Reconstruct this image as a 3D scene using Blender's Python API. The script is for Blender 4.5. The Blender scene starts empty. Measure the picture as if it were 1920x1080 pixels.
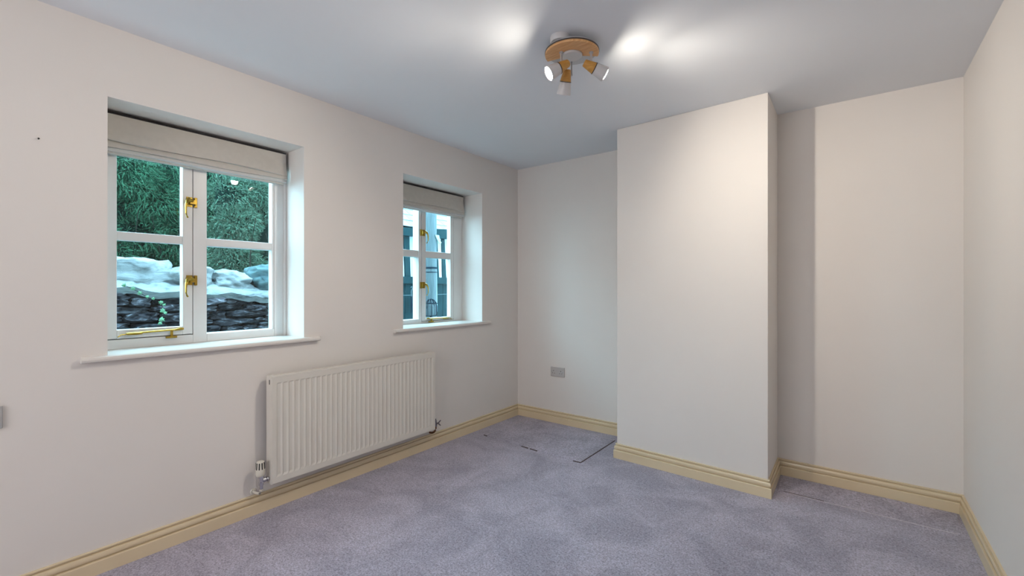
import bpy, math, random
import numpy as np
from mathutils import Vector, Matrix, noise

random.seed(7)
rng = np.random.default_rng(11)
SC = bpy.context.scene
COL = SC.collection

# ------------------------------------------------------------------ camera
H = 2.40                      # ceiling height
CAMZ = 1.24
cam_d = bpy.data.cameras.new('camera'); cam_d.sensor_width = 36.0
cam_d.lens = 838.0 / 1920.0 * 36.0; cam_d.clip_start = 0.02
cam = bpy.data.objects.new('camera', cam_d); COL.objects.link(cam)
cam.location = (0, 0, CAMZ)
cam.rotation_euler = (math.radians(90), 0, math.atan(638.0 / 838.0))
SC.camera = cam

# ------------------------------------------------------------------ exposure, sky, large lights
SC.view_settings.view_transform = 'Standard'
SC.view_settings.look = 'None'
SC.view_settings.gamma = 1.0
SC.view_settings.exposure = 0.0
SC.view_settings.use_curve_mapping = False

SKY_STRENGTH = 16.0
BULB = (315.0, 450.0, 265.0)     # left, downward and right spotlight
BEAM = (38.0, 7.0, 44.0)
FILL = 36.5
w = bpy.data.worlds.new('world'); SC.world = w; w.use_nodes = True
nt = w.node_tree; nt.nodes.clear()
bg = nt.nodes.new('ShaderNodeBackground'); bg.inputs[1].default_value = SKY_STRENGTH
rp = nt.nodes.new('ShaderNodeValToRGB'); sp = nt.nodes.new('ShaderNodeSeparateXYZ'); tc = nt.nodes.new('ShaderNodeTexCoord')
rp.color_ramp.elements[0].color = (0.66, 0.85, 1.0, 1); rp.color_ramp.elements[1].color = (0.62, 0.82, 1.0, 1)
nt.links.new(tc.outputs['Generated'], sp.inputs[0]); nt.links.new(sp.outputs['Z'], rp.inputs[0])
nt.links.new(rp.outputs[0], bg.inputs[0])
ow = nt.nodes.new('ShaderNodeOutputWorld'); nt.links.new(bg.outputs[0], ow.inputs[0])

def area(name, loc, rot, sx, sy, power, col):
    l = bpy.data.lights.new(name, 'AREA'); l.shape = 'RECTANGLE'; l.size = sx; l.size_y = sy
    l.energy = power; l.color = col
    o = bpy.data.objects.new(name, l); o.location = loc; o.rotation_euler = rot; COL.objects.link(o)
    return o
# added soft fill light, set before the made-up window behind the camera
area('window_daylight', (-1.30, -2.06, 1.45), (math.radians(90), 0, 0), 1.7, 1.2, FILL, (1.0, 0.985, 0.98))

# ------------------------------------------------------------------ materials
def mat(name, col, rough=0.6, metal=0.0, noise_amt=0.0, noise_scale=6.0, bump=0.0, bump_scale=200.0, col2=None, emit=None, spec=0.5, coat=0.0, detail=4.0):
    m = bpy.data.materials.new(name); m.use_nodes = True
    t = m.node_tree; b = t.nodes['Principled BSDF']
    b.inputs['Base Color'].default_value = (*col, 1); b.inputs['Roughness'].default_value = rough
    b.inputs['Metallic'].default_value = metal
    b.inputs['Specular IOR Level'].default_value = spec
    if coat: b.inputs['Coat Weight'].default_value = coat
    c = t.nodes.new('ShaderNodeTexCoord')
    if noise_amt or col2:
        n = t.nodes.new('ShaderNodeTexNoise'); n.inputs['Scale'].default_value = noise_scale; n.inputs['Detail'].default_value = detail
        t.links.new(c.outputs['Object'], n.inputs['Vector'])
        r = t.nodes.new('ShaderNodeValToRGB')
        c2 = col2 if col2 else tuple(x * (1 - noise_amt) for x in col)
        r.color_ramp.elements[0].position = 0.35; r.color_ramp.elements[1].position = 0.65
        r.color_ramp.elements[0].color = (*c2, 1); r.color_ramp.elements[1].color = (*col, 1)
        t.links.new(n.outputs['Fac'], r.inputs[0]); t.links.new(r.outputs[0], b.inputs['Base Color'])
    if bump:
        n = t.nodes.new('ShaderNodeTexNoise'); n.inputs['Scale'].default_value = bump_scale; n.inputs['Detail'].default_value = 3
        t.links.new(c.outputs['Object'], n.inputs['Vector'])
        bp = t.nodes.new('ShaderNodeBump'); bp.inputs['Strength'].default_value = bump; bp.inputs['Distance'].default_value = 0.004
        t.links.new(n.outputs['Fac'], bp.inputs['Height']); t.links.new(bp.outputs[0], b.inputs['Normal'])
    if emit:
        b.inputs['Emission Color'].default_value = (*emit[0], 1); b.inputs['Emission Strength'].default_value = emit[1]
    return m

M = {}
M['wall'] = mat('painted_wall', (0.76, 0.715, 0.68), 0.85, noise_amt=0.025, noise_scale=1.6, bump=0.05, bump_scale=60)
M['ceiling'] = mat('painted_ceiling', (0.77, 0.79, 0.83), 0.9, noise_amt=0.02, noise_scale=1.2)
M['outer'] = mat('outer_render', (0.45, 0.44, 0.42), 0.9, noise_amt=0.2, noise_scale=4, spec=0.02)
M['skirting'] = mat('cream_gloss', (0.72, 0.59, 0.40), 0.25, noise_amt=0.04, noise_scale=5)
M['gloss'] = mat('white_gloss', (0.74, 0.72, 0.71), 0.28, noise_amt=0.02, noise_scale=9)
M['sill'] = mat('sill_gloss', (0.74, 0.70, 0.66), 0.3, noise_amt=0.02, noise_scale=6)
M['rad'] = mat('radiator_enamel', (0.70, 0.66, 0.60), 0.35, noise_amt=0.02, noise_scale=5)
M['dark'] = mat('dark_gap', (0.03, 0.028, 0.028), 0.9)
M['chrome'] = mat('chrome', (0.62, 0.62, 0.66), 0.18, 1.0)
M['dullchrome'] = mat('dull_chrome', (0.22, 0.21, 0.25), 0.3, 1.0)
M['brass'] = mat('brass', (0.50, 0.33, 0.06), 0.28, 1.0, noise_amt=0.25, noise_scale=60)
M['copper'] = mat('tarnished_copper', (0.28, 0.13, 0.07), 0.45, 1.0, noise_amt=0.4, noise_scale=40)
M['linen'] = mat('blind_linen', (0.56, 0.52, 0.475), 0.9, noise_amt=0.05, noise_scale=30, bump=0.15, bump_scale=900)
M['hem'] = mat('blind_lining', (0.60, 0.59, 0.58), 0.9)
M['trv'] = mat('valve_plastic', (0.70, 0.66, 0.58), 0.4)
M['plate'] = mat('socket_plastic', (0.50, 0.47, 0.46), 0.35)
M['greyplate'] = mat('socket_plastic_grey', (0.42, 0.41, 0.41), 0.35)
M['spotwhite'] = mat('spot_enamel', (0.60, 0.58, 0.58), 0.35)
M['trim'] = mat('dark_trim', (0.10, 0.085, 0.075), 0.4, 0.5)
M['fitting'] = mat('fitting_metal', (0.50, 0.50, 0.52), 0.35, 0.4)
BULB_COL = (1.0, 0.92, 0.79)
for _i in range(3): M['bulb%d' % _i] = mat('lit_bulb', (1, 1, 1), 0.4, emit=(BULB_COL, BULB[_i]))
M['pile'] = mat('underlay_gap', (0.12, 0.095, 0.095), 0.95)  # dark brown standing for the shade inside the carpet cuts

def wood_mat(name, a, b, scale, rough=0.45, spec=0.5):
    m = bpy.data.materials.new(name); m.use_nodes = True; t = m.node_tree; p = t.nodes['Principled BSDF']
    p.inputs['Roughness'].default_value = rough; p.inputs['Specular IOR Level'].default_value = spec
    c = t.nodes.new('ShaderNodeTexCoord'); mp = t.nodes.new('ShaderNodeMapping'); mp.inputs['Scale'].default_value = scale
    n = t.nodes.new('ShaderNodeTexNoise'); n.inputs['Scale'].default_value = 5; n.inputs['Detail'].default_value = 6; n.inputs['Distortion'].default_value = 0.6
    r = t.nodes.new('ShaderNodeValToRGB'); r.color_ramp.elements[0].position = 0.35; r.color_ramp.elements[1].position = 0.66
    r.color_ramp.elements[0].color = (*a, 1); r.color_ramp.elements[1].color = (*b, 1)
    t.links.new(c.outputs['Object'], mp.inputs[0]); t.links.new(mp.outputs[0], n.inputs['Vector']); t.links.new(n.outputs['Fac'], r.inputs[0]); t.links.new(r.outputs[0], p.inputs['Base Color'])
    return m
M['beech'] = wood_mat('beech_ring', (0.5980, 0.2875, 0.1035), (0.7590, 0.4370, 0.1955), (3, 30, 3))
M['beech2'] = wood_mat('beech_collar', (0.52, 0.25, 0.05), (0.62, 0.33, 0.08), (4, 4, 30))
M['pole'] = wood_mat('weathered_pole', (0.0543, 0.0748, 0.0829), (0.0945, 0.1225, 0.1343), (30, 30, 1.2), 0.9, 0.02)
M['darkwood'] = wood_mat('dark_stained_wood', (0.0045, 0.0148, 0.0179), (0.0092, 0.0296, 0.0345), (20, 20, 2), 0.8, 0.02)
M['paleboard'] = wood_mat('pale_board', (0.1929, 0.2663, 0.2998), (0.2571, 0.3440, 0.3823), (20, 20, 2), 0.8, 0.02)

def carpet_mat():
    m = bpy.data.materials.new('carpet'); m.use_nodes = True; t = m.node_tree; p = t.nodes['Principled BSDF']
    p.inputs['Roughness'].default_value = 0.97; p.inputs['Specular IOR Level'].default_value = 0.15
    p.inputs['Sheen Weight'].default_value = 0.25; p.inputs['Sheen Roughness'].default_value = 0.5
    L = t.links.new
    c = t.nodes.new('ShaderNodeTexCoord')
    def nz(scale, detail, dist=0.0, rough=0.5):
        n = t.nodes.new('ShaderNodeTexNoise'); n.inputs['Scale'].default_value = scale; n.inputs['Detail'].default_value = detail
        n.inputs['Distortion'].default_value = dist; n.inputs['Roughness'].default_value = rough
        L(c.outputs['Object'], n.inputs['Vector']); return n
    big = nz(3.2, 5, 0.8, 0.6); fine = nz(125, 3, 0, 0.75); mid = nz(55, 4, 0.4, 0.7)
    r1 = t.nodes.new('ShaderNodeValToRGB'); r1.color_ramp.elements[0].position = 0.38; r1.color_ramp.elements[1].position = 0.62
    r1.color_ramp.elements[0].color = (0.41, 0.385, 0.48, 1); r1.color_ramp.elements[1].color = (0.56, 0.525, 0.64, 1)
    L(big.outputs['Fac'], r1.inputs[0])
    r2 = t.nodes.new('ShaderNodeValToRGB'); r2.color_ramp.elements[0].position = 0.32; r2.color_ramp.elements[1].position = 0.60
    r2.color_ramp.elements[0].color = (0.42, 0.40, 0.40, 1); r2.color_ramp.elements[1].color = (1.06, 1.06, 1.06, 1)
    L(fine.outputs['Fac'], r2.inputs[0])
    r3 = t.nodes.new('ShaderNodeValToRGB'); r3.color_ramp.elements[0].position = 0.3; r3.color_ramp.elements[1].position = 0.6
    r3.color_ramp.elements[0].color = (0.74, 0.73, 0.72, 1); r3.color_ramp.elements[1].color = (1.04, 1.04, 1.04, 1)
    L(mid.outputs['Fac'], r3.inputs[0])
    def mul(a, b):
        x = t.nodes.new('ShaderNodeMix'); x.data_type = 'RGBA'; x.blend_type = 'MULTIPLY'; x.inputs[0].default_value = 1
        L(a, x.inputs[6]); L(b, x.inputs[7]); return x.outputs[2]
    L(mul(mul(r1.outputs[0], r2.outputs[0]), r3.outputs[0]), p.inputs['Base Color'])
    ad = t.nodes.new('ShaderNodeMath'); ad.operation = 'ADD'; L(fine.outputs['Fac'], ad.inputs[0]); L(mid.outputs['Fac'], ad.inputs[1])
    bp = t.nodes.new('ShaderNodeBump'); bp.inputs['Strength'].default_value = 0.55; bp.inputs['Distance'].default_value = 0.006
    L(ad.outputs[0], bp.inputs['Height']); L(bp.outputs[0], p.inputs['Normal'])
    return m
M['carpet'] = carpet_mat()

def glass_mat():
    m = bpy.data.materials.new('window_glass'); m.use_nodes = True; t = m.node_tree; t.nodes.clear()
    tr = t.nodes.new('ShaderNodeBsdfTransparent'); tr.inputs[0].default_value = (0.80, 0.955, 0.965, 1)
    gl = t.nodes.new('ShaderNodeBsdfGlossy'); gl.inputs['Roughness'].default_value = 0.0
    fr = t.nodes.new('ShaderNodeFresnel')
    ge = t.nodes.new('ShaderNodeNewGeometry'); mi = t.nodes.new('ShaderNodeMix'); mi.data_type = 'FLOAT'     # same reflectance on both faces of the sheet
    mi.inputs[2].default_value = 1.42; mi.inputs[3].default_value = 1 / 1.42
    t.links.new(ge.outputs['Backfacing'], mi.inputs[0]); t.links.new(mi.outputs[0], fr.inputs['IOR'])
    mx = t.nodes.new('ShaderNodeMixShader'); o = t.nodes.new('ShaderNodeOutputMaterial')
    t.links.new(fr.outputs[0], mx.inputs[0]); t.links.new(tr.outputs[0], mx.inputs[1]); t.links.new(gl.outputs[0], mx.inputs[2]); t.links.new(mx.outputs[0], o.inputs[0])
    return m
M['glass'] = glass_mat()

def stone_mat(name, dark, light, lo, hi, lichen=None, scale=9.0, vor=14.0):
    m = bpy.data.materials.new(name); m.use_nodes = True; t = m.node_tree; p = t.nodes['Principled BSDF']; L = t.links.new
    p.inputs['Roughness'].default_value = 0.95; p.inputs['Specular IOR Level'].default_value = 0.01
    g = t.nodes.new('ShaderNodeNewGeometry')
    n = t.nodes.new('ShaderNodeTexNoise'); n.inputs['Scale'].default_value = scale; n.inputs['Detail'].default_value = 8; n.inputs['Roughness'].default_value = 0.65; n.inputs['Distortion'].default_value = 0.5
    mp = t.nodes.new('ShaderNodeMapping'); mp.inputs['Scale'].default_value = (1, 1, 2.6)
    L(g.outputs['Position'], mp.inputs[0]); L(mp.outputs[0], n.inputs['Vector'])
    r = t.nodes.new('ShaderNodeValToRGB'); r.color_ramp.elements[0].position = lo; r.color_ramp.elements[1].position = hi
    r.color_ramp.elements[0].color = (*dark, 1); r.color_ramp.elements[1].color = (*light, 1)
    if lichen:
        e = r.color_ramp.elements.new(min(0.98, hi + 0.12)); e.color = (*lichen, 1)
    L(n.outputs['Fac'], r.inputs[0]); L(r.outputs[0], p.inputs['Base Color'])
    bp = t.nodes.new('ShaderNodeBump'); bp.inputs['Strength'].default_value = 0.9; bp.inputs['Distance'].default_value = 0.02
    L(n.outputs['Fac'], bp.inputs['Height']); L(bp.outputs[0], p.inputs['Normal'])
    return m
M['rubble'] = stone_mat('dark_rubble', (0.0046, 0.0051, 0.0072), (0.0406, 0.0389, 0.0461), 0.38, 0.56, (0.1722, 0.1702, 0.1980), 17)
M['rubblelight'] = stone_mat('grey_rubble', (0.0126, 0.0133, 0.0169), (0.0878, 0.0851, 0.0991), 0.38, 0.56, (0.2349, 0.2367, 0.2782), 13)
M['cap'] = stone_mat('pale_capping', (0.0399, 0.0445, 0.0498), (0.1485, 0.1611, 0.1680), 0.33, 0.47, (0.1980, 0.2152, 0.2239), 6)
M['capgrey'] = stone_mat('grey_capping', (0.0256, 0.0421, 0.0476), (0.0769, 0.1230, 0.1320), 0.35, 0.6, None, 6)
M['core'] = mat('wall_core', (0.004, 0.004, 0.004), 1.0, spec=0.02)
M['ground'] = mat('ground', (0.03, 0.035, 0.02), 1.0, noise_amt=0.5, noise_scale=3, spec=0.02)
M['soffit'] = mat('pale_render', (0.3969, 0.4924, 0.5505), 0.9, noise_amt=0.1, noise_scale=6, spec=0.02)
M['slate'] = mat('pale_slate', (0.1774, 0.2006, 0.2253), 0.8, noise_amt=0.18, noise_scale=7, spec=0.02)
M['iron'] = mat('dark_iron', (0.0063, 0.0148, 0.0237), 0.8, spec=0.02)

def leaf_mat(name, cols):
    m = bpy.data.materials.new(name); m.use_nodes = True; t = m.node_tree; p = t.nodes['Principled BSDF']; L = t.links.new
    p.inputs['Roughness'].default_value = 0.8; p.inputs['Specular IOR Level'].default_value = 0.02
    g = t.nodes.new('ShaderNodeNewGeometry')
    r = t.nodes.new('ShaderNodeValToRGB'); r.color_ramp.elements[0].color = (*cols[0], 1); r.color_ramp.elements[1].color = (*cols[-1], 1)
    for i, c in enumerate(cols[1:-1]):
        e = r.color_ramp.elements.new((i + 1) / (len(cols) - 1)); e.color = (*c, 1)
    L(g.outputs['Random Per Island'], r.inputs[0]); L(r.outputs[0], p.inputs['Base Color'])
    return m
M['yew'] = leaf_mat('yew_needles', [(0.0057, 0.0263, 0.0160), (0.0146, 0.0526, 0.0283), (0.0272, 0.0847, 0.0461), (0.0600, 0.1271, 0.0806)])
M['bush'] = leaf_mat('bush_leaves', [(0.0201, 0.0563, 0.0381), (0.0394, 0.0884, 0.0569), (0.0687, 0.1258, 0.0867), (0.1172, 0.1702, 0.1323)])
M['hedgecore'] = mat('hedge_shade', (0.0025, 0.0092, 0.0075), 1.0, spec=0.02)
M['bark'] = mat('bark', (0.02, 0.019, 0.016), 0.9, noise_amt=0.4, noise_scale=20, spec=0.02)
M['ivy'] = leaf_mat('ivy_leaf', [(0.0558, 0.1554, 0.0702), (0.1302, 0.2293, 0.1540)])

# ------------------------------------------------------------------ mesh builder
class MB:
    def __init__(s): s.v = []; s.f = []
    def add(s, vs, fs):
        b = len(s.v); s.v += [tuple(map(float, p)) for p in vs]; s.f += [tuple(b + i for i in f) for f in fs]; return s
    def box(s, x0, x1, y0, y1, z0, z1):
        x0, x1 = sorted((x0, x1)); y0, y1 = sorted((y0, y1)); z0, z1 = sorted((z0, z1))
        return s.add([(x0,y0,z0),(x1,y0,z0),(x1,y1,z0),(x0,y1,z0),(x0,y0,z1),(x1,y0,z1),(x1,y1,z1),(x0,y1,z1)],
                     [(0,3,2,1),(4,5,6,7),(0,1,5,4),(1,2,6,5),(2,3,7,6),(3,0,4,7)])
    def prism(s, poly, z0, z1):
        n = len(poly)
        return s.add([(x, y, z0) for x, y in poly] + [(x, y, z1) for x, y in poly],
                     [tuple(range(n - 1, -1, -1)), tuple(range(n, 2 * n))] + [(i, (i+1) % n, n + (i+1) % n, n + i) for i in range(n)])
    def extr(s, poly3, d):
        n = len(poly3); d = Vector(d); p = [Vector(q) for q in poly3]
        return s.add(p + [q + d for q in p], [tuple(range(n - 1, -1, -1)), tuple(range(n, 2 * n))] + [(i, (i+1) % n, n + (i+1) % n, n + i) for i in range(n)])
    def tube(s, pts, r, seg=10, flat=1.0):
        pts = [Vector(p) for p in pts]; n = len(pts); rs = r if isinstance(r, (list, tuple)) else [r] * n
        ref = Vector((0, 0, 1)); rings = []
        for i, p in enumerate(pts):
            d = (pts[min(i+1, n-1)] - pts[max(i-1, 0)]).normalized()
            a = ref if abs(d.dot(ref)) < 0.95 else Vector((1, 0, 0))
            u = d.cross(a).normalized(); w_ = u.cross(d).normalized()
            rings.append([p + (u * math.cos(2*math.pi*k/seg) + w_ * math.sin(2*math.pi*k/seg) * flat) * rs[i] for k in range(seg)])
        vs = [q for r_ in rings for q in r_]
        fs = [(i*seg+k, i*seg+(k+1) % seg, (i+1)*seg+(k+1) % seg, (i+1)*seg+k) for i in range(n-1) for k in range(seg)]
        fs += [tuple(range(seg - 1, -1, -1)), tuple((n-1)*seg + k for k in range(seg))]
        return s.add(vs, fs)
    def lathe(s, prof, o, d, seg=32):
        o = Vector(o); d = Vector(d).normalized(); a = Vector((0, 0, 1)) if abs(d.z) < 0.9 else Vector((1, 0, 0))
        u = d.cross(a).normalized(); w_ = d.cross(u).normalized(); n = len(prof)
        vs = [o + d * h + (u * math.cos(2*math.pi*k/seg) + w_ * math.sin(2*math.pi*k/seg)) * max(r, 1e-5) for r, h in prof for k in range(seg)]
        fs = [(i*seg+k, (i+1)*seg+k, (i+1)*seg+(k+1) % seg, i*seg+(k+1) % seg) for i in range(n-1) for k in range(seg)]
        return s.add(vs, fs)

def root_loc(o):
    while o.parent: o = o.parent
    return Vector(o.location)
def link(name, mb, m, parent=None, origin=(0, 0, 0), smooth=False, bevel=0.0, seg=2, angle=40):
    off = root_loc(parent) if parent else Vector(origin)
    me = bpy.data.meshes.new(name)
    me.from_pydata([(x - off.x, y - off.y, z - off.z) for x, y, z in mb.v], [], mb.f); me.update()
    o = bpy.data.objects.new(name, me); COL.objects.link(o)
    if parent: o.parent = parent
    else: o.location = off
    me.materials.append(m if not isinstance(m, str) else M[m])
    if smooth:
        me.polygons.foreach_set('use_smooth', [True] * len(me.polygons))
        me.set_sharp_from_angle(angle=math.radians(angle))
    if bevel:
        b = o.modifiers.new('bevel', 'BEVEL'); b.width = bevel; b.segments = seg; b.limit_method = 'ANGLE'; b.angle_limit = math.radians(35)
        b.harden_normals = False
    return o
def tag(o, label=None, cat=None, group=None, kind=None):
    if label: o['label'] = label
    if cat: o['category'] = cat
    if group: o['group'] = group
    if kind: o['kind'] = kind
    return o
def thing(name, loc, label, cat, group=None, kind=None):
    o = bpy.data.objects.new(name, None); o.location = loc; o.empty_display_size = 0.1; COL.objects.link(o)
    return tag(o, label, cat, group, kind)

# ------------------------------------------------------------------ room shell
XL = -2.615; XR = 0.486; YF = -2.10                    # left wall, right wall, wall behind the camera
XW = -2.835                                             # inner face of the window frames
XO = -3.00                                              # outer face of the left wall
YBL = 3.527; YBR = 3.458                                # rear alcove walls
CA = (-1.37, 3.068); CB = (-0.397, 3.026)               # chimney breast front corners
W1 = (0.488, 1.376, 0.943, 2.086); W2 = (2.12, 2.997, 0.943, 2.080)

def holed_wall(x_in, x_out, y0, y1, z0, z1, holes):
    """box wall between x_in and x_out with rectangular openings (y0,y1,z0,z1)"""
    mb = MB(); ys = sorted({y0, y1, *[h[0] for h in holes], *[h[1] for h in holes]}); zs = sorted({z0, z1, *[h[2] for h in holes], *[h[3] for h in holes]})
    solid = lambda i, j: 0 <= i < len(ys)-1 and 0 <= j < len(zs)-1 and not any(h[0] - 1e-6 <= ys[i] and ys[i+1] <= h[1] + 1e-6 and h[2] - 1e-6 <= zs[j] and zs[j+1] <= h[3] + 1e-6 for h in holes)
    for i in range(len(ys)-1):
        for j in range(len(zs)-1):
            if not solid(i, j): continue
            a, b, c, d = ys[i], ys[i+1], zs[j], zs[j+1]
            mb.add([(x_in,a,c),(x_in,b,c),(x_in,b,d),(x_in,a,d)], [(0,1,2,3)])
            mb.add([(x_out,a,c),(x_out,b,c),(x_out,b,d),(x_out,a,d)], [(3,2,1,0)])
            for (di, dj), q in (((-1,0), [(a,c),(a,d)]), ((1,0), [(b,c),(b,d)]), ((0,-1), [(a,c),(b,c)]), ((0,1), [(a,d),(b,d)])):
                if not solid(i+di, j+dj):
                    mb.add([(x_in,*q[0]),(x_out,*q[0]),(x_out,*q[1]),(x_in,*q[1])], [(0,1,2,3)])
    return mb
o = link('wall_left', holed_wall(XL, XO, YF - 0.15, 3.75, -0.1, H, [W1, W2]), 'wall'); tag(o, 'off-white painted wall with two deep window recesses', 'wall', kind='structure')
o = link('wall_back_left', MB().box(XO, -1.2, YBL, 3.75, -0.1, H), 'wall'); tag(o, 'off-white alcove wall left of the chimney breast with a power socket', 'wall', kind='structure')
o = link('wall_back_right', MB().prism([(-0.6, YBR + 0.004), (XR + 0.2, YBR - 0.006), (XR + 0.2, 3.75), (-0.6, 3.75)], -0.1, H), 'wall'); tag(o, 'off-white alcove wall right of the chimney breast', 'wall', kind='structure')
o = link('wall_chimney_breast', MB().prism([CA, CB, (-0.399, 3.6), (-1.37, 3.6)], -0.1, H), 'wall', bevel=0.004); tag(o, 'off-white projecting chimney breast between the two alcoves', 'wall', kind='structure')
o = link('wall_right', MB().box(XR, XR + 0.15, YF - 0.15, 3.75, -0.1, H), 'wall'); tag(o, 'plain off-white wall at the right edge of the room', 'wall', kind='structure')
# wall behind the camera with an opening for the added, unseen window
fw = MB(); hx = (-2.2, -0.4, 0.8, 2.1)
fw.box(XO, hx[0], YF - 0.15, YF, -0.1, H).box(hx[1], XR + 0.15, YF - 0.15, YF, -0.1, H).box(hx[0], hx[1], YF - 0.15, YF, -0.1, hx[2]).box(hx[0], hx[1], YF - 0.15, YF, hx[3], H)
o = link('wall_front', fw, 'wall'); tag(o, 'off-white wall behind the viewpoint with a wide window', 'wall', kind='structure')
cb = thing('window_3', ((hx[0]+hx[1])/2, YF, hx[2]), 'wide window with a drawn white blind behind the viewpoint', 'window', kind='structure')  # window_3 is an added window, made up along with the fill light
link('window_frame', MB().box(hx[0], hx[0]+.05, YF-.10, YF-.03, hx[2], hx[3]).box(hx[1]-.05, hx[1], YF-.10, YF-.03, hx[2], hx[3]).box(hx[0]+.05, hx[1]-.05, YF-.10, YF-.03, hx[2], hx[2]+.05).box(hx[0]+.05, hx[1]-.05, YF-.10, YF-.03, hx[3]-.05, hx[3]), 'gloss', cb, bevel=0.003)  # frame of the added window
link('drawn_blind', MB().box(hx[0], hx[1], YF-.12, YF-.105, hx[2], hx[3]), 'hem', cb)
o = link('ceiling', MB().box(XO, XR + 0.15, YF - 0.15, 3.75, H, H + 0.15), 'ceiling'); tag(o, 'smooth white plaster ceiling', 'ceiling', kind='structure')
floor = link('floor', MB().box(XO, XR + 0.15, YF - 0.15, 3.75, -0.12, 0.0), 'carpet'); tag(floor, 'grey-mauve cut pile carpet covering the whole floor', 'floor', kind='structure')
# carpet pieces with their cut lines
def rounded(poly, idx, r=0.06, n=5):
    out = []
    for i, p in enumerate(poly):
        if i in idx:
            p = Vector(p); a = Vector(poly[i-1]); b = Vector(poly[(i+1) % len(poly)])
            pa = p + (a - p).normalized() * r; pb = p + (b - p).normalized() * r
            for k in range(n + 1):
                t = k / n; q = pa * (1-t)**2 + p * 2*t*(1-t) + pb * t*t; out.append((q.x, q.y))
        else: out.append(tuple(p))
    return out
hatch = [(-2.462, 2.85), (-1.532, 2.815), (-1.532, 3.395), (-2.445, 3.437)]
hp = rounded(hatch, [3], 0.07)
def carpet_piece(name, poly, top=0.005):
    n = len(poly); c = Vector((sum(p[0] for p in poly)/n, sum(p[1] for p in poly)/n))
    inn = [tuple(Vector(p) + (c - Vector(p)).normalized() * 0.007) for p in poly]
    mb = MB(); mb.add([(x, y, 0.0005) for x, y in poly] + [(x, y, top) for x, y in inn], [tuple(range(n, 2*n))] + [(i, (i+1) % n, n + (i+1) % n, n + i) for i in range(n)])
    return link(name, mb, 'carpet', floor)
carpet_piece('carpet_hatch', hp, 0.003)
def ridge(name, pts, r=0.0030, m='carpetlight', z=0.001):
    P = []
    for a, b in zip(pts[:-1], pts[1:]):
        for k in range(14): P.append((a[0] + (b[0]-a[0])*k/14, a[1] + (b[1]-a[1])*k/14, z + random.uniform(-.0014, .0010)))
    P.append((*pts[-1], z)); return link(name, MB().tube(P, r, 6), m, floor, smooth=True)
M['carpetlight'] = mat('carpet_seam_pile', (0.56, 0.52, 0.57), 0.95, noise_amt=0.2, noise_scale=50)
ridge('seam_ridge', [(-2.462, 2.85)] + [hp[-1 - k] for k in range(6)][::-1][::-1][:0] + [(-2.449, 3.36)] + hp[3:9][::-1] + [(-1.534, 3.398)], 0.0036)
def slit_shade(pts, wd=0.006):
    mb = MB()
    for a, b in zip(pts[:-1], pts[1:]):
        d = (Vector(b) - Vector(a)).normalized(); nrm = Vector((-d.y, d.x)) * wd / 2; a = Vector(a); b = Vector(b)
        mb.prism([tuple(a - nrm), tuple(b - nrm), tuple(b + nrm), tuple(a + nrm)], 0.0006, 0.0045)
    return link('seam_gap', mb, 'pile', floor)  # raised dark strips painting the shade along the carpet's cut lines
slit_shade([(-1.532, 2.815), (-1.532, 3.39)], 0.006); slit_shade([(-1.59, 2.812), (-1.532, 2.815)], 0.009)
slit_shade([(-2.06, 2.829), (-1.995, 2.822)], 0.011); slit_shade([(-1.973, 2.822), (-1.906, 2.817)], 0.011); slit_shade([(-2.468, 2.852), (-2.43, 2.846)], 0.010)
carpet_piece('carpet_strip', [(-0.36, 3.158), (0.44, 3.150), (0.462, 3.43), (-0.372, 3.435)], 0.003)
ridge('seam_ridge', [(-0.30, 3.157), (0.425, 3.148)], 0.0028)
slit_shade([(-0.33, 3.163), (-0.13, 3.160)], 0.005)

# ------------------------------------------------------------------ skirting boards
PROF = [(0.0, 0.0), (0.020, 0.0), (0.020, 0.0555), (0.0185, 0.0590), (0.0070, 0.0600), (0.0070, 0.0655), (0.0145, 0.0675), (0.0160, 0.072), (0.0155, 0.082), (0.0125, 0.0895), (0.0025, 0.0905), (0.0025, 0.0955), (0.0090, 0.0975), (0.0095, 0.1020), (0.0080, 0.105), (0.0, 0.105)]
path = [(XL, YF), (XL, YBL), (-1.37, YBL), CA, CB, (-0.399, YBR + 0.003), (XR, YBR - 0.005), (XR, YF)]
names = ['baseboard_left', 'baseboard_back_left', 'baseboard_chimney_left', 'baseboard_chimney_front', 'baseboard_chimney_right', 'baseboard_back_right', 'baseboard_right']
labs = ['cream moulded skirting board along the window wall', 'cream skirting board at the foot of the left alcove wall', 'cream skirting board on the left side of the chimney breast', 'cream skirting board across the front of the chimney breast', 'cream skirting board on the right side of the chimney breast', 'cream skirting board at the foot of the right alcove wall', 'cream skirting board along the right wall']
def mitre(i):
    p = Vector(path[i])
    d0 = (p - Vector(path[i-1])).normalized() if i > 0 else None
    d1 = (Vector(path[i+1]) - p).normalized() if i < len(path)-1 else None
    n0 = Vector((d0.y, -d0.x)) if d0 else None; n1 = Vector((d1.y, -d1.x)) if d1 else None
    if n0 is None: return p, n1
    if n1 is None: return p, n0
    m = (n0 + n1).normalized(); return p, m / m.dot(n0)
for i in range(len(path)-1):
    (pa, ma), (pb, mb_) = mitre(i), mitre(i+1); n = len(PROF)
    vs = [(pa.x + ma.x*t, pa.y + ma.y*t, z) for t, z in PROF] + [(pb.x + mb_.x*t, pb.y + mb_.y*t, z) for t, z in PROF]
    b = MB(); b.add(vs, [(k, n + k, n + (k+1) % n, (k+1) % n) for k in range(n)] + [tuple(range(n)), tuple(range(2*n-1, n-1, -1))])
    o = link(names[i], b, 'skirting', smooth=True, angle=22); tag(o, labs[i], 'skirting board', kind='structure')

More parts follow.
